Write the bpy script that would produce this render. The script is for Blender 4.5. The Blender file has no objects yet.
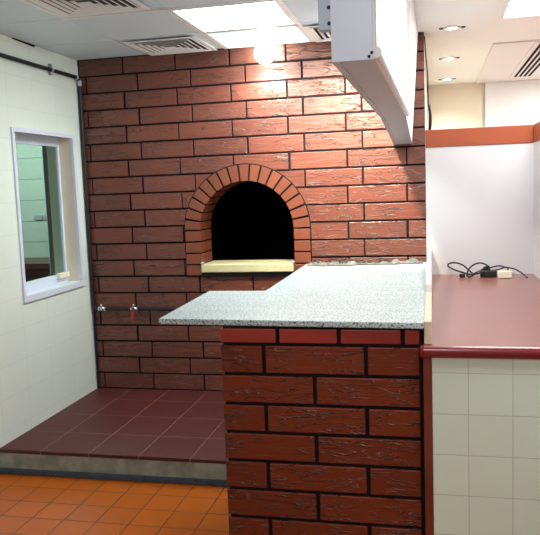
import bpy, bmesh, math, random
from mathutils import Matrix, Vector
random.seed(7)
scene = bpy.context.scene
COL = scene.collection
PI = math.pi

# ------------------------------------------------------------------ materials
def lin(c):
    return tuple((x/12.92 if x <= .04045 else ((x+.055)/1.055)**2.4) for x in (v/255 for v in c))

def mat(name, rgb, rough=.5, spec=.5, metal=0, coat=0, noise=0, nscale=8, bump=0, bscale=60, emit=None, estr=0, tone=0, stretch=None):
    m = bpy.data.materials.new(name); m.use_nodes = True
    nt = m.node_tree; N = nt.nodes; L = nt.links
    b = N['Principled BSDF']
    c = (*lin(rgb), 1)
    b.inputs['Base Color'].default_value = c
    b.inputs['Roughness'].default_value = rough
    b.inputs['Specular IOR Level'].default_value = spec
    b.inputs['Metallic'].default_value = metal
    b.inputs['Coat Weight'].default_value = coat
    b.inputs['Coat Roughness'].default_value = .15
    tc = N.new('ShaderNodeTexCoord')
    vec = tc.outputs['Object']
    if stretch:
        mp = N.new('ShaderNodeMapping'); mp.inputs['Scale'].default_value = stretch
        L.new(vec, mp.inputs['Vector']); vec = mp.outputs['Vector']
    last = None
    if noise:
        nz = N.new('ShaderNodeTexNoise'); nz.inputs['Scale'].default_value = nscale; nz.inputs['Detail'].default_value = 6
        L.new(vec, nz.inputs['Vector'])
        mx = N.new('ShaderNodeMix'); mx.data_type = 'RGBA'
        mx.inputs[6].default_value = tuple(min(1, x*(1+noise)) for x in c[:3])+(1,)
        mx.inputs[7].default_value = tuple(x*(1-noise) for x in c[:3])+(1,)
        rp = N.new('ShaderNodeValToRGB'); rp.color_ramp.elements[0].position = .35; rp.color_ramp.elements[1].position = .65
        L.new(nz.outputs['Fac'], rp.inputs['Fac']); L.new(rp.outputs['Color'], mx.inputs[0])
        last = mx.outputs[2]
    if tone:
        at = N.new('ShaderNodeAttribute'); at.attribute_name = 'tone'
        hs = N.new('ShaderNodeHueSaturation')
        ma = N.new('ShaderNodeMath'); ma.operation = 'MULTIPLY_ADD'; ma.inputs[1].default_value = tone; ma.inputs[2].default_value = 1-tone/2
        L.new(at.outputs['Fac'], ma.inputs[0]); L.new(ma.outputs[0], hs.inputs['Value'])
        if last: L.new(last, hs.inputs['Color'])
        else: hs.inputs['Color'].default_value = c
        last = hs.outputs['Color']
    if last: L.new(last, b.inputs['Base Color'])
    if bump:
        n2 = N.new('ShaderNodeTexNoise'); n2.inputs['Scale'].default_value = bscale; n2.inputs['Detail'].default_value = 4
        L.new(vec, n2.inputs['Vector'])
        bp = N.new('ShaderNodeBump'); bp.inputs['Strength'].default_value = bump; bp.inputs['Distance'].default_value = .004
        L.new(n2.outputs['Fac'], bp.inputs['Height']); L.new(bp.outputs['Normal'], b.inputs['Normal'])
    if emit:
        b.inputs['Emission Color'].default_value = (*lin(emit), 1); b.inputs['Emission Strength'].default_value = estr
    return m

def brick_mat(name, rgb, rough=.34, wrinkle=1.0, coat=.5, spec=.5):
    """rustic brick: wavy raised ridges running along the brick, paler on the crests, semi-gloss varnish"""
    m = mat(name, rgb, rough, spec, coat=coat, tone=.22)
    nt = m.node_tree; N = nt.nodes; L = nt.links; b = N['Principled BSDF']
    b.inputs['Coat Roughness'].default_value = .32
    tc = N.new('ShaderNodeTexCoord'); mp = N.new('ShaderNodeMapping'); mp.inputs['Scale'].default_value = (6, 6, 34)
    at = N.new('ShaderNodeAttribute'); at.attribute_name = 'tone'
    cb = N.new('ShaderNodeCombineXYZ'); ml = N.new('ShaderNodeMath'); ml.operation = 'MULTIPLY'; ml.inputs[1].default_value = 37
    L.new(at.outputs['Fac'], ml.inputs[0]); L.new(ml.outputs[0], cb.inputs[1])
    ad = N.new('ShaderNodeVectorMath'); ad.operation = 'ADD'
    L.new(tc.outputs['Object'], ad.inputs[0]); L.new(cb.outputs[0], ad.inputs[1]); L.new(ad.outputs[0], mp.inputs['Vector'])
    nz = N.new('ShaderNodeTexNoise'); nz.inputs['Scale'].default_value = 1; nz.inputs['Detail'].default_value = 3; nz.inputs['Distortion'].default_value = .7
    L.new(mp.outputs['Vector'], nz.inputs['Vector'])
    # ridges: 1-|2n-1| sharpened
    a1 = N.new('ShaderNodeMath'); a1.operation = 'SUBTRACT'; a1.inputs[1].default_value = .5
    a2 = N.new('ShaderNodeMath'); a2.operation = 'ABSOLUTE'
    mr = N.new('ShaderNodeMapRange'); mr.inputs[1].default_value = 0; mr.inputs[2].default_value = .026; mr.inputs[3].default_value = 1; mr.inputs[4].default_value = 0
    L.new(nz.outputs['Fac'], a1.inputs[0]); L.new(a1.outputs[0], a2.inputs[0]); L.new(a2.outputs[0], mr.inputs[0])
    g = N.new('ShaderNodeTexNoise'); g.inputs['Scale'].default_value = 5; L.new(ad.outputs[0], g.inputs['Vector'])
    gr = N.new('ShaderNodeMapRange'); gr.inputs[1].default_value = .40; gr.inputs[2].default_value = .62
    L.new(g.outputs['Fac'], gr.inputs[0])
    mm = N.new('ShaderNodeMath'); mm.operation = 'MULTIPLY'; L.new(mr.outputs[0], mm.inputs[0]); L.new(gr.outputs[0], mm.inputs[1])
    bp = N.new('ShaderNodeBump'); bp.inputs['Strength'].default_value = .85*wrinkle; bp.inputs['Distance'].default_value = .008
    L.new(mm.outputs[0], bp.inputs['Height'])
    b2 = N.new('ShaderNodeBump'); b2.inputs['Strength'].default_value = .30*wrinkle; b2.inputs['Distance'].default_value = .006
    L.new(nz.outputs['Fac'], b2.inputs['Height']); L.new(bp.outputs['Normal'], b2.inputs['Normal'])
    L.new(b2.outputs['Normal'], b.inputs['Normal']); L.new(b2.outputs['Normal'], b.inputs['Coat Normal'])
    old = b.inputs['Base Color'].links[0].from_socket
    mx = N.new('ShaderNodeMix'); mx.data_type = 'RGBA'; mx.inputs[7].default_value = (*lin((205, 160, 130)), 1)
    m3 = N.new('ShaderNodeMath'); m3.operation = 'MULTIPLY'; m3.inputs[1].default_value = .09*wrinkle
    L.new(mm.outputs[0], m3.inputs[0]); L.new(m3.outputs[0], mx.inputs[0])
    L.new(old, mx.inputs[6]); L.new(mx.outputs[2], b.inputs['Base Color'])
    return m

def tile_mat(name, rgb, grout, sx, sy, ox, oy, axes='XY', rough=.25, gw=.006, vary=.12, bump=.4, coat=0, noise=.1, nscale=5):
    """square tiles with grout lines; axes picks which object coordinates carry the grid"""
    m = bpy.data.materials.new(name); m.use_nodes = True
    nt = m.node_tree; N = nt.nodes; L = nt.links; b = N['Principled BSDF']
    b.inputs['Roughness'].default_value = rough; b.inputs['Coat Weight'].default_value = coat; b.inputs['Coat Roughness'].default_value = .1
    tc = N.new('ShaderNodeTexCoord'); sp = N.new('ShaderNodeSeparateXYZ'); L.new(tc.outputs['Object'], sp.inputs[0])
    def M(op, a, bb=None):
        n = N.new('ShaderNodeMath'); n.operation = op
        for i, v in enumerate((a, bb)):
            if v is None: continue
            if isinstance(v, (int, float)): n.inputs[i].default_value = v
            else: L.new(v, n.inputs[i])
        return n.outputs[0]
    lines = []; ids = []
    for ax, s, o in ((axes[0], sx, ox), (axes[1], sy, oy)):
        u = M('DIVIDE', M('SUBTRACT', sp.outputs['XYZ'.index(ax)], o), s)
        ids.append(M('FLOOR', u))
        f = M('FRACT', u)
        d = M('MULTIPLY', M('MINIMUM', f, M('SUBTRACT', 1, f)), s)
        lines.append(d)
    d = M('MINIMUM', lines[0], lines[1])
    mr = N.new('ShaderNodeMapRange'); mr.inputs[1].default_value = gw*.35; mr.inputs[2].default_value = gw*.65
    L.new(d, mr.inputs[0])
    cb = N.new('ShaderNodeCombineXYZ'); L.new(ids[0], cb.inputs[0]); L.new(ids[1], cb.inputs[1])
    wn = N.new('ShaderNodeTexWhiteNoise'); wn.noise_dimensions = '3D'; L.new(cb.outputs[0], wn.inputs['Vector'])
    nz = N.new('ShaderNodeTexNoise'); nz.inputs['Scale'].default_value = nscale; nz.inputs['Detail'].default_value = 5; L.new(tc.outputs['Object'], nz.inputs['Vector'])
    v = M('ADD', M('ADD', M('MULTIPLY', wn.outputs['Value'], vary), 1-vary/2), M('MULTIPLY', M('SUBTRACT', nz.outputs['Fac'], .5), noise*2))
    hs = N.new('ShaderNodeHueSaturation'); hs.inputs['Color'].default_value = (*lin(rgb), 1); L.new(v, hs.inputs['Value'])
    mx = N.new('ShaderNodeMix'); mx.data_type = 'RGBA'; L.new(mr.outputs[0], mx.inputs[0])
    mx.inputs[6].default_value = (*lin(grout), 1); L.new(hs.outputs['Color'], mx.inputs[7]); L.new(mx.outputs[2], b.inputs['Base Color'])
    bp = N.new('ShaderNodeBump'); bp.inputs['Strength'].default_value = bump; bp.inputs['Distance'].default_value = .003
    L.new(mr.outputs[0], bp.inputs['Height']); L.new(bp.outputs['Normal'], b.inputs['Normal'])
    return m

def glass_mat(name, tint):
    m = bpy.data.materials.new(name); m.use_nodes = True
    nt = m.node_tree; N = nt.nodes; L = nt.links; N.remove(N['Principled BSDF'])
    t = N.new('ShaderNodeBsdfTransparent'); t.inputs[0].default_value = (*lin(tint), 1)
    g = N.new('ShaderNodeBsdfGlossy'); g.inputs['Roughness'].default_value = .03
    lw = N.new('ShaderNodeLayerWeight'); lw.inputs[0].default_value = .5
    pw = N.new('ShaderNodeMath'); pw.operation = 'POWER'; pw.inputs[1].default_value = 4; L.new(lw.outputs['Facing'], pw.inputs[0])
    fr = N.new('ShaderNodeMath'); fr.operation = 'MULTIPLY_ADD'; fr.inputs[1].default_value = .7; fr.inputs[2].default_value = .04; L.new(pw.outputs[0], fr.inputs[0])
    mx = N.new('ShaderNodeMixShader'); L.new(fr.outputs[0], mx.inputs[0]); L.new(t.outputs[0], mx.inputs[1]); L.new(g.outputs[0], mx.inputs[2])
    L.new(mx.outputs[0], N['Material Output'].inputs[0])
    return m

def granite_mat():
    m = mat('speckled_granite', (170, 190, 192), .4, .5)
    nt = m.node_tree; N = nt.nodes; L = nt.links; b = N['Principled BSDF']
    tc = N.new('ShaderNodeTexCoord')
    vo = N.new('ShaderNodeTexNoise'); vo.inputs['Scale'].default_value = 130; vo.inputs['Detail'].default_value = 2
    L.new(tc.outputs['Object'], vo.inputs['Vector'])
    r = N.new('ShaderNodeValToRGB'); e = r.color_ramp.elements
    e[0].position = .36; e[0].color = (*lin((84, 96, 104)), 1); e[1].position = .47; e[1].color = (*lin((184, 200, 202)), 1)
    x = e.new(.62); x.color = (*lin((210, 223, 224)), 1)
    L.new(vo.outputs['Fac'], r.inputs['Fac'])
    n2 = N.new('ShaderNodeTexNoise'); n2.inputs['Scale'].default_value = 3; n2.inputs['Detail'].default_value = 6
    mp = N.new('ShaderNodeMapping'); mp.inputs['Scale'].default_value = (1, 6, 1); L.new(tc.outputs['Object'], mp.inputs[0]); L.new(mp.outputs[0], n2.inputs['Vector'])
    mx = N.new('ShaderNodeMix'); mx.data_type = 'RGBA'; mx.blend_type = 'MULTIPLY'; mx.inputs[0].default_value = .3
    L.new(r.outputs[0], mx.inputs[6]); L.new(n2.outputs['Fac'], mx.inputs[7])
    L.new(mx.outputs[2], b.inputs['Base Color'])
    return m

BRICK = brick_mat('rustic_wall_brick', (102, 44, 22), rough=.5, coat=.45, wrinkle=1.6, spec=.7)
BRICK2 = brick_mat('rustic_counter_brick', (108, 42, 17), rough=.42, wrinkle=1.6, coat=.05, spec=.35)
ARCHB = brick_mat('arch_brick', (112, 58, 38), rough=.45, wrinkle=.12, coat=.2)
SMOOTH = brick_mat('smooth_cut_brick', (150, 46, 26), rough=.4, wrinkle=.1, coat=.2)
MORTAR = mat('black_mortar', (22, 18, 24), .8, .2, noise=.2, nscale=30)
WALLW = tile_mat('painted_wall_tile', (224, 236, 228), (212, 226, 218), .30, .20, -.06, .02, 'YZ', .35, .004, .012, .25, noise=.02)
WHITE = mat('white_paint', (228, 226, 226), .55, .3, noise=.015, nscale=2)
PARTW = mat('half_wall_paint', (208, 207, 210), .55, .3, noise=.015, nscale=2)
CREAM = mat('cream_paint', (222, 212, 192), .6, .3, noise=.02)
CEILW = mat('white_ceiling_paint', (240, 246, 244), .6, .3)
CEILT = mat('metal_ceiling_tile', (212, 228, 236), .45, .4)
CEILD = mat('ceiling_joint', (128, 136, 138), .6)
TRIMW = mat('white_ceiling_trim', (236, 238, 238), .4)
ALU = mat('white_aluminium', (214, 222, 236), .35, .5)
ALUG = mat('grey_aluminium', (164, 168, 172), .4, .5)
GALV = mat('galvanised_steel', (176, 186, 198), .45, metal=.1)
ORANGE = mat('terracotta_laminate', (154, 76, 46), .45, .4, noise=.05, nscale=3)
QUARRY = tile_mat('dark_red_quarry_tile', (72, 22, 20), (120, 86, 74), .312, .36, .53, -1.0, 'XY', .55, .005, .15, .4, noise=.12)
FLOORT = tile_mat('orange_floor_tile', (168, 82, 8), (70, 42, 20), .178, .178, .11, -1.50, 'XY', .32, .006, .14, .5, noise=.12, nscale=9)
KERB = mat('rough_render_kerb', (142, 148, 134), .8, .2, noise=.22, nscale=14, bump=.4, bscale=40)
SKIRT = mat('blue_grey_floor_strip', (62, 76, 92), .5, .4, noise=.2, nscale=20)
GRANITE = granite_mat()
REDTOP = mat('red_brown_solid_surface', (132, 82, 72), .28, .5, coat=.2, noise=.03, nscale=6)
REDEDGE = mat('dark_red_edge', (120, 30, 36), .25, .5, coat=.4)
WTILE = tile_mat('white_square_tile', (210, 226, 206), (182, 190, 176), .1655, .1655, 2.634, .0815, 'XZ', .18, .0032, .03, .3, coat=.3, noise=.02)
BROWNTRIM = mat('brown_corner_strip', (112, 50, 34), .4, .4, noise=.2, nscale=5)
BEIGE = mat('beige_edge_tile', (208, 190, 164), .4, .4, noise=.15, nscale=20)
OFFW = mat('offwhite_marble', (196, 190, 150), .3, .5, noise=.08, nscale=10)
SOOT = mat('sooted_oven_lining', (20, 20, 28), .9, .1, noise=.3, nscale=6)
DARKSTEEL = mat('dark_steel', (26, 26, 34), .4, .5, metal=.5)
PIPE = mat('black_painted_pipe', (14, 20, 28), .5, .5, noise=.15, nscale=20)
CHROME = mat('chrome', (210, 214, 220), .2, .5, metal=1)
REDV = mat('red_handle', (200, 30, 34), .4)
BLACK = mat('black_plastic', (14, 16, 22), .35, .5)
CABLE = mat('black_cable', (16, 18, 24), .5, .4)
PLUGW = mat('ivory_plastic', (232, 226, 202), .4)
SIGNF = mat('stained_acrylic', (236, 236, 230), .25, .5, noise=.09, nscale=3, emit=(255, 252, 244), estr=.0)
PLASTIC = mat('clear_crumpled_plastic', (124, 126, 124), .2, .6, noise=.25, nscale=22)
PLASTIC.node_tree.nodes['Principled BSDF'].inputs['Transmission Weight'].default_value = .35
BACKTILE = tile_mat('pale_back_room_tile', (196, 206, 198), (120, 138, 130), .36, .20, 0, .02, 'XZ', .3, .006, .04, .3)
MAROON = mat('maroon_counter', (84, 36, 36), .35)
LAMP = mat('ceiling_panel_diffuser', (245, 248, 246), .4, emit=(255, 253, 248), estr=9)
LAMP2 = mat('dimmer_panel_diffuser', (225, 244, 242), .4, emit=(200, 246, 246), estr=.55)
GLARE = mat('glare_emitter', (255, 255, 250), .4, emit=(255, 250, 235), estr=30)  # emission for the added glare globe
SPOT = mat('downlight_lens', (255, 255, 250), .4, emit=(255, 250, 240), estr=18)
GLASS = glass_mat('green_tinted_glass', (212, 230, 222))

# ------------------------------------------------------------------ mesh helpers
class MB:
    def __init__(s): s.bm = bmesh.new(); s.t = s.bm.faces.layers.float.new('tone'); s.mi = 0; s.tone = .5
    def face(s, vs):
        try: f = s.bm.faces.new(vs)
        except ValueError: return
        f.material_index = s.mi; f[s.t] = s.tone; return f
    def quad(s, *ps): return s.face([s.bm.verts.new(p) for p in ps])
    def prism(s, bottom, top):
        """two loops of the same length joined into a closed solid"""
        a = [s.bm.verts.new(p) for p in bottom]; b = [s.bm.verts.new(p) for p in top]
        n = len(a); s.face(a[::-1]); s.face(b)
        for i in range(n): s.face([a[i], a[(i+1) % n], b[(i+1) % n], b[i]])
    def box(s, x0, x1, y0, y1, z0, z1, bev=0):
        if bev:
            t = bmesh.new(); bmesh.ops.create_cube(t, size=1)
            bmesh.ops.scale(t, vec=(x1-x0, y1-y0, z1-z0), verts=t.verts); bmesh.ops.translate(t, vec=((x0+x1)/2, (y0+y1)/2, (z0+z1)/2), verts=t.verts)
            bmesh.ops.bevel(t, geom=t.edges[:], offset=bev, segments=2, affect='EDGES', profile=.5)
            s.absorb(t); return
        s.prism([(x0, y0, z0), (x1, y0, z0), (x1, y1, z0), (x0, y1, z0)], [(x0, y0, z1), (x1, y0, z1), (x1, y1, z1), (x0, y1, z1)])
    def absorb(s, t):
        m = {v: s.bm.verts.new(v.co) for v in t.verts}
        for f in t.faces: s.face([m[v] for v in f.verts])
        t.free()
    def tube(s, pts, r, n=10, closed=False):
        pts = [Vector(p) for p in pts]; rings = []
        up = Vector((0, 0, 1)); prev = None
        for i, p in enumerate(pts):
            d = (pts[min(i+1, len(pts)-1)]-pts[max(i-1, 0)]).normalized()
            if prev is None:
                a = d.cross(up if abs(d.z) < .9 else Vector((1, 0, 0))).normalized()
            else: a = (prev-d*prev.dot(d)).normalized()
            prev = a; b = d.cross(a)
            rings.append([s.bm.verts.new(p+r*(math.cos(2*PI*k/n)*a+math.sin(2*PI*k/n)*b)) for k in range(n)])
        for A, B in zip(rings, rings[1:]):
            for k in range(n): s.face([A[k], A[(k+1) % n], B[(k+1) % n], B[k]])
        s.face(rings[0][::-1]); s.face(rings[-1])
    def lathe(s, prof, c, n=24, axis='Z'):
        rings = []
        for r, h in prof:
            ring = []
            for k in range(n):
                a = 2*PI*k/n; u, v = r*math.cos(a), r*math.sin(a)
                p = (c[0]+u, c[1]+v, c[2]+h) if axis == 'Z' else ((c[0]+h, c[1]+u, c[2]+v) if axis == 'X' else (c[0]+u, c[1]+h, c[2]+v))
                ring.append(s.bm.verts.new(p))
            rings.append(ring)
        for A, B in zip(rings, rings[1:]):
            for k in range(n): s.face([A[k], A[(k+1) % n], B[(k+1) % n], B[k]])
        s.face(rings[0][::-1]); s.face(rings[-1])

def build(name, mb, mats, parent=None, smooth=False, origin=None):
    bm = mb.bm
    bmesh.ops.recalc_face_normals(bm, faces=bm.faces[:])
    me = bpy.data.meshes.new(name); bm.to_mesh(me); bm.free()
    for m in (mats if isinstance(mats, (list, tuple)) else [mats]): me.materials.append(m)
    if smooth:
        for f in me.polygons: f.use_smooth = True
        me.set_sharp_from_angle(angle=math.radians(38))
    o = bpy.data.objects.new(name, me); COL.objects.link(o)
    if parent:
        o.parent = parent
        o.matrix_parent_inverse = Matrix.Translation(parent.location).inverted()
    return o

def tag(o, label=None, cat=None, group=None, kind=None):
    if label: o['label'] = label
    if cat: o['category'] = cat
    if group: o['group'] = group
    if kind: o['kind'] = kind
    return o
def empty(name, loc, label, cat, group=None):
    o = bpy.data.objects.new(name, None); COL.objects.link(o); o.location = loc; o.empty_display_size = .1
    return tag(o, label, cat, group)
def S(o): return tag(o, kind='structure')
def rep(o, parent_t, loc):
    """copy of a thing and its parts"""
    r = o.copy(); COL.objects.link(r); r.location = loc
    for ch in o.children:
        c = ch.copy(); COL.objects.link(c); c.parent = r; c.matrix_parent_inverse = ch.matrix_parent_inverse.copy()
        for g in ch.children:
            d = g.copy(); COL.objects.link(d); d.parent = c
    return r

# ------------------------------------------------------------------ layout (metres; floor z=0, back wall at y=0)
XL, XR = -.063, 2.464          # brick wall ends
ZP, ZC = .15, 2.65             # platform top, ceiling
H, BL = .125, .408             # brick course, brick length
AX, AZ, RI, RO = 1.19, 1.362, .350, .466     # oven arch
ZO = 1.025                     # bottom of oven opening

# ---- floor
f = MB(); f.box(-.2, 6, -7, 3.0, -.1, 0); S(build('floor', f, FLOORT))

# ---- left wall with window opening
WY0, WY1, WZ0, WZ1 = -.935, -.155, 1.0, 2.08
f = MB()
TH = .24
for (y0, y1, z0, z1) in ((-7, WY0, 0, 2.7), (WY1, .0, 0, 2.7), (WY0, WY1, 0, WZ0), (WY0, WY1, WZ1, 2.7)):
    f.box(XL-TH, XL, y0, y1, z0, z1)
S(build('wall_left', f, WALLW))

# ---- brick wall with oven opening
def top_at(x, r):
    d = r*r-(x-AX)**2
    return AZ+math.sqrt(d) if d > 0 else None
def add_brick(mb, x0, x1, z0, z1, yf, yb, bev=.003, cut=None):
    mb.tone = random.random()
    if cut and x1 > AX-cut and x0 < AX+cut and z1 > ZO and z0 < AZ+cut:
        n = max(1, int((x1-x0)/.012)); w = (x1-x0)/n
        for k in range(n):
            a, b = x0+k*w, x0+(k+1)*w
            t = top_at((a+b)/2, cut)
            if t is None: mb.box(a, b, yf, yb, z0, z1); continue
            if z1 > t: mb.box(a, b, yf, yb, max(z0, t), z1)
        return
    mb.box(x0, x1, yf, yb, z0, z1, bev)
f = MB(); g = .0066
for r in range(20):
    zt, zb = ZC-r*H, ZC-(r+1)*H
    js = [i*BL if r % 2 else (i-.27)*BL for i in range(0, 8)]
    js = [XL]+[j for j in js if XL+.03 < j < XR-.03]+[XR]
    for a, b in zip(js, js[1:]):
        j = random.uniform(-.0025, .0025)
        aa, bb = a+(g if a > XL else .014), b-(g if b < XR else 0)
        add_brick(f, aa+j*(a > XL), bb+j*(b < XR), zb+g+random.uniform(-.001, .001), zt-g, random.uniform(-.0012, .0012), .03, cut=.41)
f.mi = 1
n = 200
for k in range(n):
    a = XL+(XR-.002-XL)*k/n; b = XL+(XR-.002-XL)*(k+1)/n; t = top_at((a+b)/2, .40)
    if t is None: f.box(a, b, .008, .14, 0, ZC)
    else: f.box(a, b, .008, .14, 0, ZO); f.box(a, b, .008, .14, t, ZC)
S(build('wall_back', f, [BRICK, MORTAR]))

# ---- oven
oven = empty('brick_oven', (AX, 0, ZO), 'arched brick pizza oven opening with dark chamber, set in the rustic brick wall', 'oven')
NV = 17
f = MB()
def vous(y0, y1, r0, r1, gap):
    for k in range(NV):
        a0 = PI*k/NV+gap; a1 = PI*(k+1)/NV-gap
        f.tone = random.random()
        lo = []; hi = []
        for q in range(4):
            t = a0+(a1-a0)*q/3
            lo.append((AX+r0*math.cos(t), AZ+r0*math.sin(t))); hi.append((AX+r1*math.cos(t), AZ+r1*math.sin(t)))
        loop = lo+hi[::-1]
        f.prism([(x, y0, z) for x, z in loop], [(x, y1, z) for x, z in loop])
    for sgn in (-1, 1):
        for k in range(4):
            z0 = ZO+(AZ-ZO)*k/4+.0055; z1 = ZO+(AZ-ZO)*(k+1)/4-.0055
            f.tone = random.random()
            a, b = sorted((AX+sgn*r0, AX+sgn*r1))
            f.box(a, b, y0, y1, z0, z1, .0025)
vous(-.014, .115, RI, RO, .018)
f.mi = 0
vous(.126, .27, RI+.004, RO, .018)
build('arch_ring', f, ARCHB, oven)
def arch_shell(mb, r, thick, y0, y1, n=32):
    pr = [(AX+r, ZO-.0)]+[(AX+r*math.cos(PI*k/n), AZ+r*math.sin(PI*k/n)) for k in range(n+1)]+[(AX-r, ZO)]
    R2 = r+thick
    po = [(AX+R2, ZO)]+[(AX+R2*math.cos(PI*k/n), AZ+R2*math.sin(PI*k/n)) for k in range(n+1)]+[(AX-R2, ZO)]
    for i in range(len(pr)-1):
        q = [pr[i], pr[i+1], po[i+1], po[i]]
        mb.prism([(x, y0, z) for x, z in q], [(x, y1, z) for x, z in q])
f = MB(); arch_shell(f, RI+.008, RO-RI+.0, -.004, .276); build('arch_mortar', f, MORTAR, oven)
# chamber: domed vault behind the opening
f = MB()
nb, nr = 32, 8
prof = lambda r: [(AX+r, ZO)]+[(AX+r*math.cos(PI*k/nb), AZ+r*math.sin(PI*k/nb)) for k in range(nb+1)]+[(AX-r, ZO)]
rings = [[f.bm.verts.new((AX+(x-AX)*s, y, ZO+(z-ZO)*s)) for x, z in prof(.47)] for y, s in ((.277, 1.0), (.8, 1.0), (1.05, .9), (1.2, .7), (1.28, .4))]
for A, B in zip(rings, rings[1:]):
    for i in range(len(A)-1): f.face([A[i], A[i+1], B[i+1], B[i]])
f.face(rings[-1])
for A, B in zip(rings, rings[1:]): f.face([A[0], B[0], B[-1], A[-1]])
build('chamber', f, SOOT, oven, smooth=True)
f = MB(); f.box(.842, 1.532, -.035, .27, 1.052, 1.112, .006); build('sill_slab', f, OFFW, oven)['label'] = 'cream stone sill'
f = MB(); f.box(.846, 1.528, -.022, .265, ZO, 1.052); build('sill_shadow_strip', f, DARKSTEEL, oven)  # dark strip stands in for the shadow below the sill
f = MB()
for x in (.850, 1.522):
    f = MB(); f.lathe([(.012, 0), (.014, .004), (.014, .012), (.008, .018)], (x, -.022, 1.112), 12)
    build('corner_stud', f, ALUG, oven, smooth=True)

# ---- raised tiled platform
pl = empty('tiled_platform', (.78, -.66, 0), 'low platform of dark red quarry tiles along the brick wall, with pale kerb', 'platform')
PY = -1.33
f = MB(); f.box(XL, 1.615, PY-.004, .006, ZP-.022, ZP, .003); build('tile_top', f, QUARRY, pl)
f = MB(); f.box(XL, 1.615, PY, .006, .03, ZP-.022); build('kerb', f, KERB, pl)['label'] = 'pale rendered kerb'
f = MB(); f.box(XL, 1.615, PY-.012, .006, 0, .034, .004); build('base_strip', f, SKIRT, pl)['label'] = 'blue grey strip at floor'

# ---- ceiling
f = MB()
f.mi = 2; f.box(2.33, 6, -7, 3.0, ZC, ZC+.05)
f.mi = 1; f.box(XL-TH, 2.33, -7, .3, ZC+.012, ZC+.05)
f.mi = 0
cx = [XL-.0, .490, 1.092, 1.722, 2.33]
cy = [.0]+[-.558-.632*k for k in range(11)]
for a, b in zip(cx, cx[1:]):
    for c, d in zip(cy, cy[1:]):
        f.box(a+.0035, b-.0035, d+.0035, c-(.0035 if c < 0 else 0), ZC, ZC+.02, .003)
f.mi = 2; f.box(2.33, 6, .0, 3.0, ZC+.05, ZC+.06)
ceil = S(build('ceiling', f, [CEILT, CEILD, CEILW]))
f = MB()
for (x0, x1, y) in ((.49, 1.72, -1.19),):
    f.box(x0, x1, y-.012, y+.012, ZC-.006, ZC)
for (x, y0, y1) in ((.49, -3.0, -1.19), (1.092, -1.19, 0), (1.722, -1.19, 0)):
    f.box(x-.012, x+.012, y0, y1, ZC-.006, ZC)
build('ceiling_trim', f, TRIMW, ceil)
f = MB(); f.prism([(XL+.001, -.84, ZC-.004), (XL+.008, -.84, ZC-.002), (XL+.008, -.6, ZC-.002), (XL+.001, -.6, ZC-.012)], [(XL+.001, -.86, ZC), (XL+.014, -.86, ZC), (XL+.014, -.58, ZC), (XL+.001, -.58, ZC)])
build('edge_gap', f, MORTAR, ceil)

# ---- ceiling diffusers (square, four-way)
def make_vent(loc, label):
    v = empty('ceiling_vent', loc, label, 'air vent', 'square ceiling air vents')
    x, y, z = loc; h = .25
    f = MB(); f.box(x-h+.03, x+h-.03, y-h+.03, y+h-.03, z-.002, z-.0005); build('backing', f, DARKSTEEL, v)
    def ring(mb, ro, zo, ri, zi):
        a = [(x-ro, y-ro, zo), (x+ro, y-ro, zo), (x+ro, y+ro, zo), (x-ro, y+ro, zo)]
        b = [(x-ri, y-ri, zi), (x+ri, y-ri, zi), (x+ri, y+ri, zi), (x-ri, y+ri, zi)]
        for i in range(4):
            j = (i+1) % 4
            A, B, C2, D = (Vector(q) for q in (a[i], a[j], b[j], b[i])); t = Vector((0, 0, .003))
            mb.prism([A, B, C2, D], [A+t, B+t, C2+t, D+t])
    f = MB(); ring(f, h, z-.012, h-.03, z-.012); build('frame', f, TRIMW, v)
    f = MB()
    for k in range(5):
        ro = h-.034-k*.038
        ring(f, ro, z-.016, ro-.014, z-.011)
    f.box(x-.03, x+.03, y-.03, y+.03, z-.02, z-.016)
    build('louvres', f, TRIMW, v)
    return v
v0 = make_vent((.782, -.262, ZC-.002), 'square louvred ceiling vent touching the top of the brick wall, left of the light panel')
v1 = rep(v0, None, (.782, -1.51, ZC-.002)); v1['label'] = 'square louvred ceiling vent cut by the top edge of the photo'
v2 = rep(v0, None, (1.99, -.262, ZC-.002)); v2['label'] = 'square louvred ceiling vent beside the long white sign box'

# ---- ceiling light panels
def panel(x0, x1, y0, y1, mt, label, name='ceiling_light'):
    o = empty(name, ((x0+x1)/2, (y0+y1)/2, ZC), label, 'ceiling light')
    f = MB(); z = ZC-.008; w = .018
    for a, b, c, d in ((x0, x1, y0, y0+w), (x0, x1, y1-w, y1), (x0, x0+w, y0+w, y1-w), (x1-w, x1, y0+w, y1-w)): f.box(a, b, c, d, z, ZC-.0005)
    build('frame', f, TRIMW, o)
    f = MB(); f.box(x0+w, x1-w, y0+w, y1-w, z+.002, ZC-.0005); build('diffuser', f, mt, o)
    return o
panel(1.105, 1.71, -1.175, -.575, LAMP, 'brightly lit square ceiling panel above the arched oven')
panel(1.105, 1.71, -.545, -.012, LAMP2, 'dimmer lit ceiling panel between the bright panel and the brick wall')
panel(2.93, 3.53, -.85, -.24, LAMP, 'lit square ceiling panel at the right, in front of the white half wall')
bl = empty('glare_globe', (1.40, -.10, ZC-.01), 'round glowing globe added for the glare on the brick wall above the oven', 'ceiling light')  # added globe stands in for glare and bloom at the wall top
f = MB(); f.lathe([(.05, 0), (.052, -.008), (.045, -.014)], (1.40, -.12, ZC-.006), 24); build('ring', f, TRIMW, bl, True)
f = MB(); f.lathe([(.035, 0), (.055, -.014), (.070, -.04), (.074, -.062), (.070, -.085), (.055, -.11), (.032, -.127), (.004, -.133)], (1.40, -.12, ZC-.018), 24); build('globe', f, GLARE, bl, True)

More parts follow.
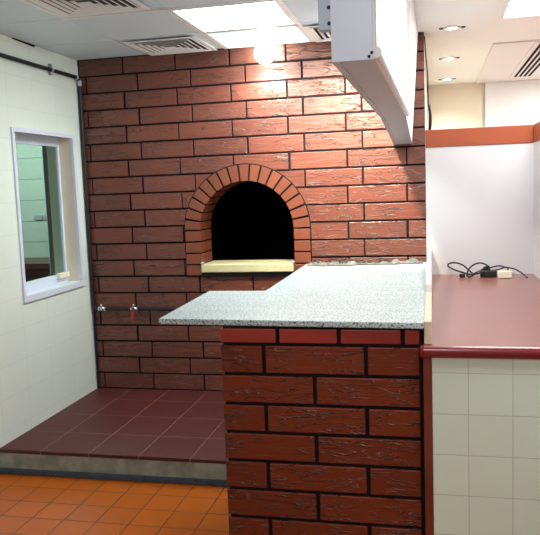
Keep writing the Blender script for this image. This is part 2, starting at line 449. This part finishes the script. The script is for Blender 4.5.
# ---- downlights over the back room
def downlight(loc, label):
    o = empty('downlight', loc, label, 'downlight', 'ceiling downlights')
    f = MB(); f.lathe([(.036, -.001), (.055, -.003), (.058, -.008), (.036, -.006)], loc, 24); build('trim_ring', f, TRIMW, o, True)
    f = MB(); f.lathe([(.036, -.002), (.034, -.006), (.004, -.007)], loc, 24); build('lens', f, SPOT, o, True)
    for sx in (-1, 1):
        f = MB(); f.box(loc[0]+sx*.07-.012, loc[0]+sx*.07+.012, loc[1]-.015, loc[1]+.015, loc[2]-.006, loc[2]-.0005)
        build('spring_clip', f, DARKSTEEL, o)
    return o
d0 = downlight((2.645, -.06, ZC), 'recessed ceiling downlight nearest the camera, by the top of the brick wall')
rep(d0, None, (2.652, 1.13, ZC))['label'] = 'middle of the row of three recessed ceiling downlights'
rep(d0, None, (2.66, 2.36, ZC))['label'] = 'recessed ceiling downlight closest to the cream far wall'

# ---- soffit and slot diffuser in the back room
f = MB(); f.box(2.955, 4.6, .61, 2.735, ZC-.012, ZC+.004, .003); S(build('ceiling_soffit', f, WHITE))
sd = empty('slot_diffuser', (3.36, 1.5, ZC-.012), 'slotted air diffuser with black lines in the white soffit at upper right', 'air vent')
f = MB(); f.box(3.25, 3.48, .62, 2.42, ZC-.020, ZC-.012); build('frame', f, WHITE, sd)
for k in range(4):
    f = MB(); f.box(3.285+k*.042, 3.307+k*.042, .66, 2.38, ZC-.0225, ZC-.0200); build('slot', f, SOOT, sd)

# ---- walls beyond and around
f = MB(); f.box(2.30, 3.04, 2.76, 2.9, 0, ZC); S(build('wall_far', f, CREAM))
f = MB(); f.box(3.044, 5, 2.735, 2.9, 0, ZC-.013); S(build('wall_far_right', f, WHITE))
f = MB(); f.box(3.035, 3.044, 2.738, 2.76, 0, ZC-.02); S(build('trim_2', f, ALUG))
f = MB(); f.box(2.36, 2.462, .15, 2.76, 0, ZC); S(build('wall_back_room', f, CREAM))
f = MB(); f.box(5.0, 5.1, -7, 3.0, 0, ZC); S(build('wall_right', f, WHITE))
# white half wall with terracotta cap
f = MB(); f.box(XR+.001, 3.16, 0, .12, 0, 1.886); f.box(3.16, 3.28, -2.6, .12, 0, 1.886); S(build('wall_partition', f, PARTW))
f = MB(); f.box(XR+.001, 3.158, -.006, .126, 1.886, 2.003, .003); f.box(3.158, 3.286, -2.606, .126, 1.886, 2.003, .003); S(build('trim_1', f, ORANGE))

# ---- brick peninsula
f = MB(); BX0, BX1, BY = 1.63, 2.462, -2.20
zs = [1.080, 1.008, .880, .752, .628, .503, .378, .252, .126, .0]
for r in range(9):
    zt, zb = zs[r], zs[r+1]
    if r == 0: js = [1.876, 2.130, 2.385]
    elif r % 2: js = [1.815, 2.237]
    else: js = [2.025]
    js = [BX0]+js+[BX1]
    f.mi = 2 if r == 0 else 0
    for a, b in zip(js, js[1:]):
        f.tone = random.random()
        f.box(a+(.008 if a > BX0 else 0), b-(.008 if b < BX1 else .012), BY+random.uniform(-.001, .001), BY+.04, zb+.007, zt-.007, .004)
    # bricks along the left side, under the wing of the worktop
    f.mi = 2 if r == 0 else 0
    y = BY+.041; k = 0
    while y < -.012:
        y2 = min(-.005, y+(.21 if (k == 0 and r % 2) else .41))
        f.tone = random.random()
        if not (zt < ZP+.01 and y > PY): f.box(BX0, BX0+.03, y, y2-.014, max(zb+.007, 0), zt-.007, .004)
        y = y2; k += 1
f.mi = 1; f.box(BX0+.01, BX1, BY+.010, -.004, 0, 1.0845)
o = build('brick_counter', f, [BRICK2, MORTAR, SMOOTH]); tag(o, 'dark red brick peninsula counter base under the pale speckled worktop', 'counter')

# ---- granite worktop (L shape with wing on the left)
f = MB()
loop = [(1.345, -2.168), (2.468, -2.235), (2.468, -.014), (1.630, -.014), (1.630, -1.345), (1.315, -1.345)]
f.prism([(x, y, 1.085) for x, y in loop], [(x, y, 1.109) for x, y in loop])
bmesh.ops.recalc_face_normals(f.bm, faces=f.bm.faces[:])
bmesh.ops.bevel(f.bm, geom=f.bm.edges[:], offset=.003, segments=2, affect='EDGES')
tag(build('granite_worktop', f, GRANITE), 'pale grey speckled L-shaped stone worktop on the brick counter', 'worktop')

# ---- crumpled clear plastic against the wall on the worktop
f = MB()
nx, ny = 96, 12; grid = []
for i in range(nx+1):
    row = []
    for j in range(ny+1):
        u, w = i/nx, j/ny
        x = 1.66+u*.78; y = -.20*(1-.55*u*u)*(1-w)-.022-.0*w
        env = math.sin(PI*min(1, max(0, w)))**.6*(.5+.5*math.sin(u*9+1)**2)
        z = 1.1105+.004+env*(.006+.007*math.sin(u*47+w*5)+.007*math.sin(u*23-w*9+2)+.006*random.random())
        if .86 < u < .97: z += .022*math.sin(PI*(u-.86)/.11)*math.sin(PI*w)
        row.append(f.bm.verts.new((x, y+.012*math.sin(u*31)*(1-w), max(z, 1.1105))))
    grid.append(row)
for i in range(nx):
    for j in range(ny): f.face([grid[i][j], grid[i+1][j], grid[i+1][j+1], grid[i][j+1]])
ps = build('plastic_sheet', f, PLASTIC); tag(ps, 'crumpled clear plastic sheet lying on the worktop against the brick wall', 'plastic sheet')
sm = ps.modifiers.new('thick', 'SOLIDIFY'); sm.thickness = .0012; sm.offset = 1
f = MB()
def curl(x, y, w, h, ph):
    return [(x+w*math.cos(t*.35+ph), y+h*math.sin(t*.35+ph)*.6, 1.134+.012*math.sin(t*.8+ph)) for t in range(0, 15)]
for (x, y, w, h, ph) in ((1.78, -.11, .09, .05, 0), (1.98, -.10, .11, .05, 1.2), (2.12, -.10, .10, .05, 2.5), (2.02, -.13, .14, .04, 4), (1.72, -.14, .05, .06, 3), (1.88, -.08, .08, .03, 5), (2.2, -.08, .06, .03, .5)):
    f.tube(curl(x, y, w, h, ph), .0028, 6)
build('dark_fold', f, CABLE, ps)['label'] = 'dark twisted edges of the sheet'

# ---- upstand between the worktop and the red counter
up = empty('counter_upstand', (2.483, -1.1, 1.02), 'white tile upstand between the speckled worktop and the red countertop', 'upstand')
f = MB(); f.box(2.4685, 2.498, -2.215, -.001, 1.0195, 1.112, .003); build('edge_strip', f, BEIGE, up)['label'] = 'beige edge strip'
f = MB(); f.prism([(2.470, -1.43, 1.112), (2.494, -1.43, 1.112), (2.494, -.002, 1.112), (2.470, -.002, 1.112)], [(2.470, -1.43, 1.150), (2.494, -1.43, 1.150), (2.494, -.002, 1.212), (2.470, -.002, 1.212)])
build('white_plate', f, WHITE, up)

# ---- red countertop and its white tiled base
f = MB(); f.mi = 0
yf = -2.235
prof = [(yf, .972), (yf-.008, .980), (yf-.012, .996), (yf-.008, 1.011), (yf, 1.0185)]
def seg(mb, ys, mi):
    mb.mi = mi
    A = [mb.bm.verts.new((2.452, y, z)) for y, z in ys]; B = [mb.bm.verts.new((3.1585, y, z)) for y, z in ys]
    for i in range(len(ys)-1): mb.face([A[i], A[i+1], B[i+1], B[i]])
    return A, B
full = prof+[(-.001, 1.0185), (-.001, .972)]
f.mi = 1
A = [f.bm.verts.new((2.466 if y > -2.2 else 2.466, y, z)) for y, z in full]; B = [f.bm.verts.new((3.1585, y, z)) for y, z in full]
n = len(full)
f.face(A); f.face(B[::-1])
for i in range(n):
    fc = f.face([A[i], A[(i+1) % n], B[(i+1) % n], B[i]])
    if i == 4: fc.material_index = 0
f.mi = 1; f.box(2.452, 2.4655, yf-.010, -2.204, .974, 1.0183, .004)
tag(build('red_countertop', f, [REDTOP, REDEDGE], smooth=True), 'glossy red-brown countertop with dark red rounded front edge', 'worktop')
tb = empty('tiled_counter_base', (2.8, -1.1, 0), 'white square tiled counter base under the red-brown countertop', 'counter')
f = MB(); f.box(2.497, 3.1585, -2.225, -.002, 0, .9715, .002); build('tile_panel', f, WTILE, tb)
f = MB(); f.box(2.4635, 2.4965, -2.228, -.3, 0, .9715, .003); build('corner_strip', f, BROWNTRIM, tb)['label'] = 'brown corner strip'

# ---- black power adapter with its cable, ivory plug
ad = empty('power_adapter', (2.86, -.16, 1.019), 'black power adapter with looped black cable on the red countertop by the white wall', 'power adapter')
f = MB(); f.box(2.808, 2.912, -.185, -.125, 1.0195, 1.064, .006); f.prism([(2.815, -.14, 1.063), (2.875, -.14, 1.063), (2.875, -.128, 1.063), (2.815, -.128, 1.063)], [(2.835, -.14, 1.085), (2.868, -.14, 1.092), (2.868, -.128, 1.092), (2.835, -.128, 1.085)])
build('adapter_body', f, BLACK, ad)
def cat_rom(P, n=10):
    P = [Vector(p) for p in P]; out = []
    Q = [P[0]]+P+[P[-1]]
    for i in range(1, len(Q)-2):
        a, b, c, d = Q[i-1:i+3]
        for k in range(n):
            t = k/n
            out.append(.5*((2*b)+(c-a)*t+(2*a-5*b+4*c-d)*t*t+(3*b-a-3*c+d)*t**3))
    out.append(P[-1]); return out
f = MB()
f.tube(cat_rom([(2.815, -.155, 1.05), (2.76, -.15, 1.035), (2.70, -.16, 1.05), (2.64, -.15, 1.07), (2.605, -.14, 1.09), (2.61, -.13, 1.108), (2.65, -.12, 1.112), (2.70, -.12, 1.095), (2.74, -.14, 1.06), (2.765, -.16, 1.035), (2.735, -.18, 1.024), (2.725, -.17, 1.04),
     (2.74, -.14, 1.075), (2.775, -.12, 1.10), (2.815, -.12, 1.108), (2.85, -.13, 1.095), (2.865, -.14, 1.075), (2.85, -.15, 1.066)]), .0054, 8)
f.tube(cat_rom([(2.72, -.17, 1.03), (2.77, -.15, 1.043), (2.82, -.13, 1.063), (2.88, -.12, 1.078), (2.93, -.12, 1.088), (2.97, -.13, 1.078), (3.0, -.13, 1.074), (3.04, -.15, 1.062), (3.085, -.19, 1.03), (3.094, -.23, 1.023)]), .0046, 8)
f.tube(cat_rom([(2.89, -.14, 1.06), (2.93, -.13, 1.066), (2.97, -.12, 1.078), (2.985, -.12, 1.072), (2.985, -.13, 1.06)]), .0046, 8)
build('cable', f, CABLE, ad, True)
f = MB(); f.box(2.675, 2.712, -.175, -.145, 1.0195, 1.043, .004); build('cable_plug', f, BLACK, ad)
pg = MB(); pg.box(2.915, 3.0, -.245, -.195, 1.0195, 1.066, .006)
plug = empty('wall_plug', (2.957, -.22, 1.019), 'ivory plastic plug block lying beside the black power adapter', 'plug')
build('plug_body', pg, PLUGW, plug)
for z in (1.034, 1.050):
    f = MB(); f.box(2.998, 3.018, -.226, -.218, z, z+.004); build('prong', f, CHROME, plug)

# ---- long white light-box sign hung from the ceiling
sb = empty('light_box_sign', (2.34, -1.7, ZC), 'long white light-box sign hanging from the ceiling above the worktop', 'sign')
secs = [(-3.435, 2.294, 2.386, 1.922, 2.39), (-1.55, 2.272, 2.390, 1.962, 2.408), (-.004, 2.252, 2.376, 1.917, 2.425)]
f = MB()
rings = []
for y, a, b, z, bt in secs:
    rings.append([f.bm.verts.new(p) for p in ((a, y, z), (b, y, z), (bt, y, ZC-.001), (a+.002, y, ZC-.001))])
for A, B in zip(rings, rings[1:]):
    for i in range(4):
        fc = f.face([A[i], A[(i+1) % 4], B[(i+1) % 4], B[i]])
        if i == 0: fc.material_index = 1
        if i == 1: fc.material_index = 2
f.face(rings[0]); f.face(rings[-1])
build('housing', f, [ALU, ALUG, TRIMW], sb)
f = MB()
(y0, a0, b0, z0, t0), (y1, a1, b1, z1, t1), (y2, a2, b2, z2, t2) = secs
def facept(u, z, off):
    y = y0+(y1-y0)*u; b = b0+(b1-b0)*u; t = t0+(t1-t0)*u; zz = z0+(z1-z0)*u
    return (b+(t-b)*(z-zz)/(ZC-zz)+off, y, z)
P = [facept(.012, z0+.03, .0005), facept(.985, z1+.035, .0005), facept(.985, ZC-.03, .0005), facept(.012, ZC-.03, .0005)]
Q = [(p[0]+.003, p[1], p[2]) for p in P]
f.prism(P, Q); build('face_panel', f, SIGNF, sb)['label'] = 'white translucent sign face with faint cream stains'
f = MB(); f.tube([facept(u/10, z0+(z1-z0)*u/10+.014, .004) for u in range(11)], .013, 12); build('bottom_rail', f, TRIMW, sb, True)
f = MB(); f.tube([(b0+.001, y0+.004, z0+.004), (t0+.001, y0+.004, ZC-.004)], .006, 10); build('corner_rail', f, TRIMW, sb, True)
f = MB(); f.tube([facept(1, z1+.01, .003), facept(1, ZC-.01, .003)], .012, 10); build('end_rail', f, TRIMW, sb, True)
f = MB()
lipA = [(a+.016, y, z-.002) for y, a, b, z, t in secs]
f.tube(lipA, .003, 6); build('underside_lip', f, ALUG, sb)
for dx, dz in ((-.006, .006), (.0, .014)):
    f = MB(); f.lathe([(.003, 0), (.0035, -.002), (.001, -.003)], (b0+dx-.004, y0, z0+dz), 10, 'Y')
    build('corner_screw', f, DARKSTEEL, sb)
f = MB(); f.box(2.266, 2.2965, -3.43, -3.40, 1.993, ZC-.001, .001); br = build('hanger_bracket', f, GALV, sb)
for z in (2.006, 2.04):
    f = MB(); f.lathe([(.004, 0), (.004, -.003), (.002, -.004)], (2.29, -3.43, z), 10, 'Y')
    build('bolt', f, DARKSTEEL, br)

# ---- black cable at the end of the brick wall
f = MB()
f.tube(cat_rom([(2.468, -.006, ZC-.03), (2.474, .02, 2.5), (2.484, .06, 2.38), (2.487, .09, 2.2), (2.494, .10, 2.12), (2.492, .10, 2.06), (2.488, .10, 2.004)]), .004, 8)
f.tube(cat_rom([(2.491, .10, 2.18), (2.500, .10, 2.12), (2.501, .10, 2.06), (2.495, .10, 2.004)]), .008, 8)
tag(build('hanging_cable', f, CABLE, smooth=True), 'black cable hanging down the right end of the brick wall onto the terracotta ledge', 'cable')

# ---- gas pipe
gp = empty('gas_pipe', (XL+.03, -.03, .775), 'black gas pipe along the left wall, down the corner and across the bricks', 'pipe')
PX, PYY = XL+.020, -.024
f = MB()
zh, zl = 2.512, .782
run = [(PX, -5.0, zh+.008), (PX, -.09, zh+.004), (PX, -.05, zh), (PX, -.032, zh-.008), (PX, PYY, zh-.03), (PX, PYY, zh-.1), (PX, PYY, zl+.05), (PX, PYY, zl+.02), (PX+.008, PYY, zl+.006), (PX+.03, PYY, zl), (PX+.08, PYY, zl)]
f.tube(run, .0135, 12); f.tube([(PX-.006, PYY+.012, zl+.02), (PX-.006, PYY+.012, ZP+.001)], .008, 8); f.tube([(PX+.06, PYY-.004, zl), (1.60, PYY-.004, zl-.006)], .0135, 12)
build('pipe_run', f, PIPE, gp, True)
f = MB(); f.lathe([(.017, -.02), (.018, -.018), (.018, .012), (.017, .02)], (PX, PYY, zh-.035), 14); f.lathe([(.016, 0), (.0175, .004), (.0175, .016), (.016, .02)], (PX, -.075, zh+.003), 14, 'Y')
build('elbow_fitting', f, GALV, gp, True)
for y in (-.42,):
    f = MB(); f.lathe([(.016, -.012), (.017, -.010), (.017, .010), (.016, .012)], (PX, y, zh+.005), 14, 'Y'); f.box(XL+.0005, PX+.003, y-.01, y+.01, zh-.03, zh+.045)
    build('clamp', f, ALUG, gp, True)
def valve(x, handle):
    f = MB(); f.lathe([(.013, -.032), (.02, -.030), (.02, -.018), (.015, -.014), (.021, -.006), (.021, .006), (.015, .014), (.02, .018), (.02, .030), (.013, .032)], (x, PYY-.004, zl), 14, 'X')
    f.lathe([(.008, 0), (.008, .02), (.012, .022), (.010, .030)], (x, PYY-.018, zl+.008), 10)
    v = build('valve', f, CHROME, gp, True); v['label'] = 'chrome valve'
    if handle:
        f = MB(); f.prism([(x-.019, PYY-.036, zl-.088), (x-.004, PYY-.036, zl-.09), (x+.006, PYY-.036, zl+.008), (x-.008, PYY-.036, zl+.008)], [(x-.019, PYY-.028, zl-.088), (x-.004, PYY-.028, zl-.09), (x+.006, PYY-.028, zl+.008), (x-.008, PYY-.028, zl+.008)])
        f.box(x-.007, x+.007, PYY-.036, PYY-.018, zl-.008, zl+.008)
        build('handle', f, REDV, v)['label'] = 'red lever handle'
valve(.033, False); valve(.296, True)

# ---- window in the left wall
f = MB(); w = .028
def frame(mb, x0, x1, y0, y1, z0, z1, wl, wr, wb, wt):
    mb.box(x0, x1, y0, y0+wl, z0, z1); mb.box(x0, x1, y1-wr, y1, z0, z1); mb.box(x0, x1, y0+wl, y1-wr, z0, z0+wb); mb.box(x0, x1, y0+wl, y1-wr, z1-wt, z1)
frame(f, XL-.01, XL+.012, WY0-.012, WY1+.022, WZ0-.025, WZ1+.012, .028, .034, .042, .026)
win = S(build('window_1', f, ALU))
XS = -.165
f = MB(); frame(f, XS-.03, XS, WY0, WY1, WZ0+.018, WZ1, .03, .035, .062, .07); build('window_sash', f, ALU, win)
f = MB(); f.box(XS-.018, XS-.014, WY0+.03, WY1-.035, WZ0+.08, WZ1-.07); build('window_pane', f, GLASS, win)
f = MB(); f.box(XS-.032, XS-.020, -.345, -.308, WZ0+.08, WZ1-.07); build('sliding_stile', f, DARKSTEEL, win)
f = MB(); f.box(XS, XS+.03, -.33, -.19, WZ0+.055, WZ0+.092, .003); build('window_latch', f, PLUGW, win)
f = MB(); f.box(XL-TH, XL-.012, WY1-.012, WY1-.0005, WZ0+.018, WZ1); build('window_jamb', f, CREAM, win)
f = MB(); f.box(XL-TH, XL-.008, WY0, WY1, WZ0+.0005, WZ0+.018); build('window_sill', f, ALU, win)
# the room seen through the glass
f = MB(); f.box(-3.2, -.31, 1.2, 1.3, 0, 2.7); S(build('wall_beyond_window', f, BACKTILE))
f = MB(); f.box(-3.3, -3.2, -1.5, 1.3, 0, 2.7); S(build('wall_beyond_left', f, BACKTILE))
f = MB(); f.box(-3.3, XL-TH, -1.5, 1.3, 2.7, 2.75); S(build('ceiling_beyond_window', f, CEILW))
f = MB(); f.box(-3.3, -.2, -1.5, 1.3, -.1, 0); S(build('floor_beyond_window', f, QUARRY))
mc = empty('maroon_counter', (-1.4, .9, 0), 'dark maroon counter seen through the window glass', 'counter')
f = MB(); f.box(-2.6, -.40, .62, 1.195, 1.02, 1.07, .004); build('top', f, MAROON, mc)
f = MB(); f.box(-2.55, -.42, .66, 1.19, 0, 1.02); build('front', f, MAROON, mc)
so = empty('wall_socket', (-1.1, 1.19, 1.45), 'small double socket on the tiled wall seen through the window glass', 'socket')
for x in (-1.22, -1.12):
    f = MB(); f.box(x, x+.09, 1.188, 1.1995, 1.43, 1.475, .003); build('plate', f, ALUG, so)

# ------------------------------------------------------------------ lights
def area(name, loc, size, power, color, rot=(0, 0, 0), sy=None):
    l = bpy.data.lights.new(name, 'AREA'); l.energy = power; l.color = color; l.size = size
    if sy: l.shape = 'RECTANGLE'; l.size_y = sy
    o = bpy.data.objects.new(name, l); COL.objects.link(o); o.location = loc; o.rotation_euler = rot
    return o
def spot(name, loc, power, color, angle=120, r=.05):
    l = bpy.data.lights.new(name, 'SPOT'); l.energy = power; l.color = color; l.spot_size = math.radians(angle); l.spot_blend = .6; l.shadow_soft_size = r
    o = bpy.data.objects.new(name, l); COL.objects.link(o); o.location = loc
    return o
area('panel_light', (1.41, -.875, ZC-.02), .58, 18, (.94, 1, .98))
area('panel_light_right', (3.23, -.545, ZC-.02), .58, 10, (1, .99, .98))
area('fill_counter', (2.95, -2.6, ZC-.02), .6, 24, (.98, 1, .98))  # added fill without a panel, lifts the red counter and sign face
area('fill_kitchen', (.78, -3.0, ZC-.02), .58, 6, (.88, 1, .96))  # added fill out of view, no ceiling panel here
area('fill_entrance', (2.4, -5.3, ZC-.02), .6, 32, (.90, .97, 1))  # added fill behind the camera for sign front and counter fronts
spot('downlight_a', (2.645, -.06, ZC-.012), 9, (.97, 1, 1))
spot('downlight_b', (2.652, 1.13, ZC-.012), 24, (.95, 1, 1))
spot('downlight_c', (2.66, 2.36, ZC-.012), 24, (.95, 1, 1))
area('back_room_light', (4.0, 1.5, ZC-.03), .6, 60, (.94, 1, 1))
area('side_room_light', (-1.2, .2, 2.66), .6, 42, (.95, 1, .97))
q = spot('brick_fill_spot', (2.02, -.95, ZC-.02), 330, (1, .91, .70), 82, .05)  # added spot with no fixture, brightens the bricks right of the oven
q.data.spot_blend = 1
q.rotation_euler = (Vector((1.95, 0, 1.80))-q.location).to_track_quat('-Z', 'Y').to_euler()
q = spot('glare_spot', (1.40, -.14, ZC-.16), 30, (1, .99, .95), 170, .03)  # added spot, washes out the bricks around the glare globe
w = bpy.data.worlds.new('World'); scene.world = w; w.use_nodes = True
bg = w.node_tree.nodes['Background']; bg.inputs[0].default_value = (.86, .93, 1, 1); bg.inputs[1].default_value = .22

# ------------------------------------------------------------------ camera
cam = bpy.data.cameras.new('Camera'); co = bpy.data.objects.new('Camera', cam); COL.objects.link(co)
cam.sensor_fit = 'HORIZONTAL'; cam.sensor_width = 36; cam.lens = 36*719.264/540; cam.clip_start = .05
right = Vector((0.97513, 0.2186, -0.03656)); upv = Vector((0.01152, 0.11477, 0.99333)); fw = Vector((-0.22134, 0.96904, -0.1094))
M = Matrix((right, upv, -fw)).transposed().to_4x4(); M.translation = Vector((2.50678, -5.05009, ZC-.99867))
co.matrix_world = M
scene.camera = co
vs = scene.view_settings
vs.view_transform = 'Standard'; vs.look = 'None'; vs.gamma = 1; vs.use_curve_mapping = False; vs.exposure = .38
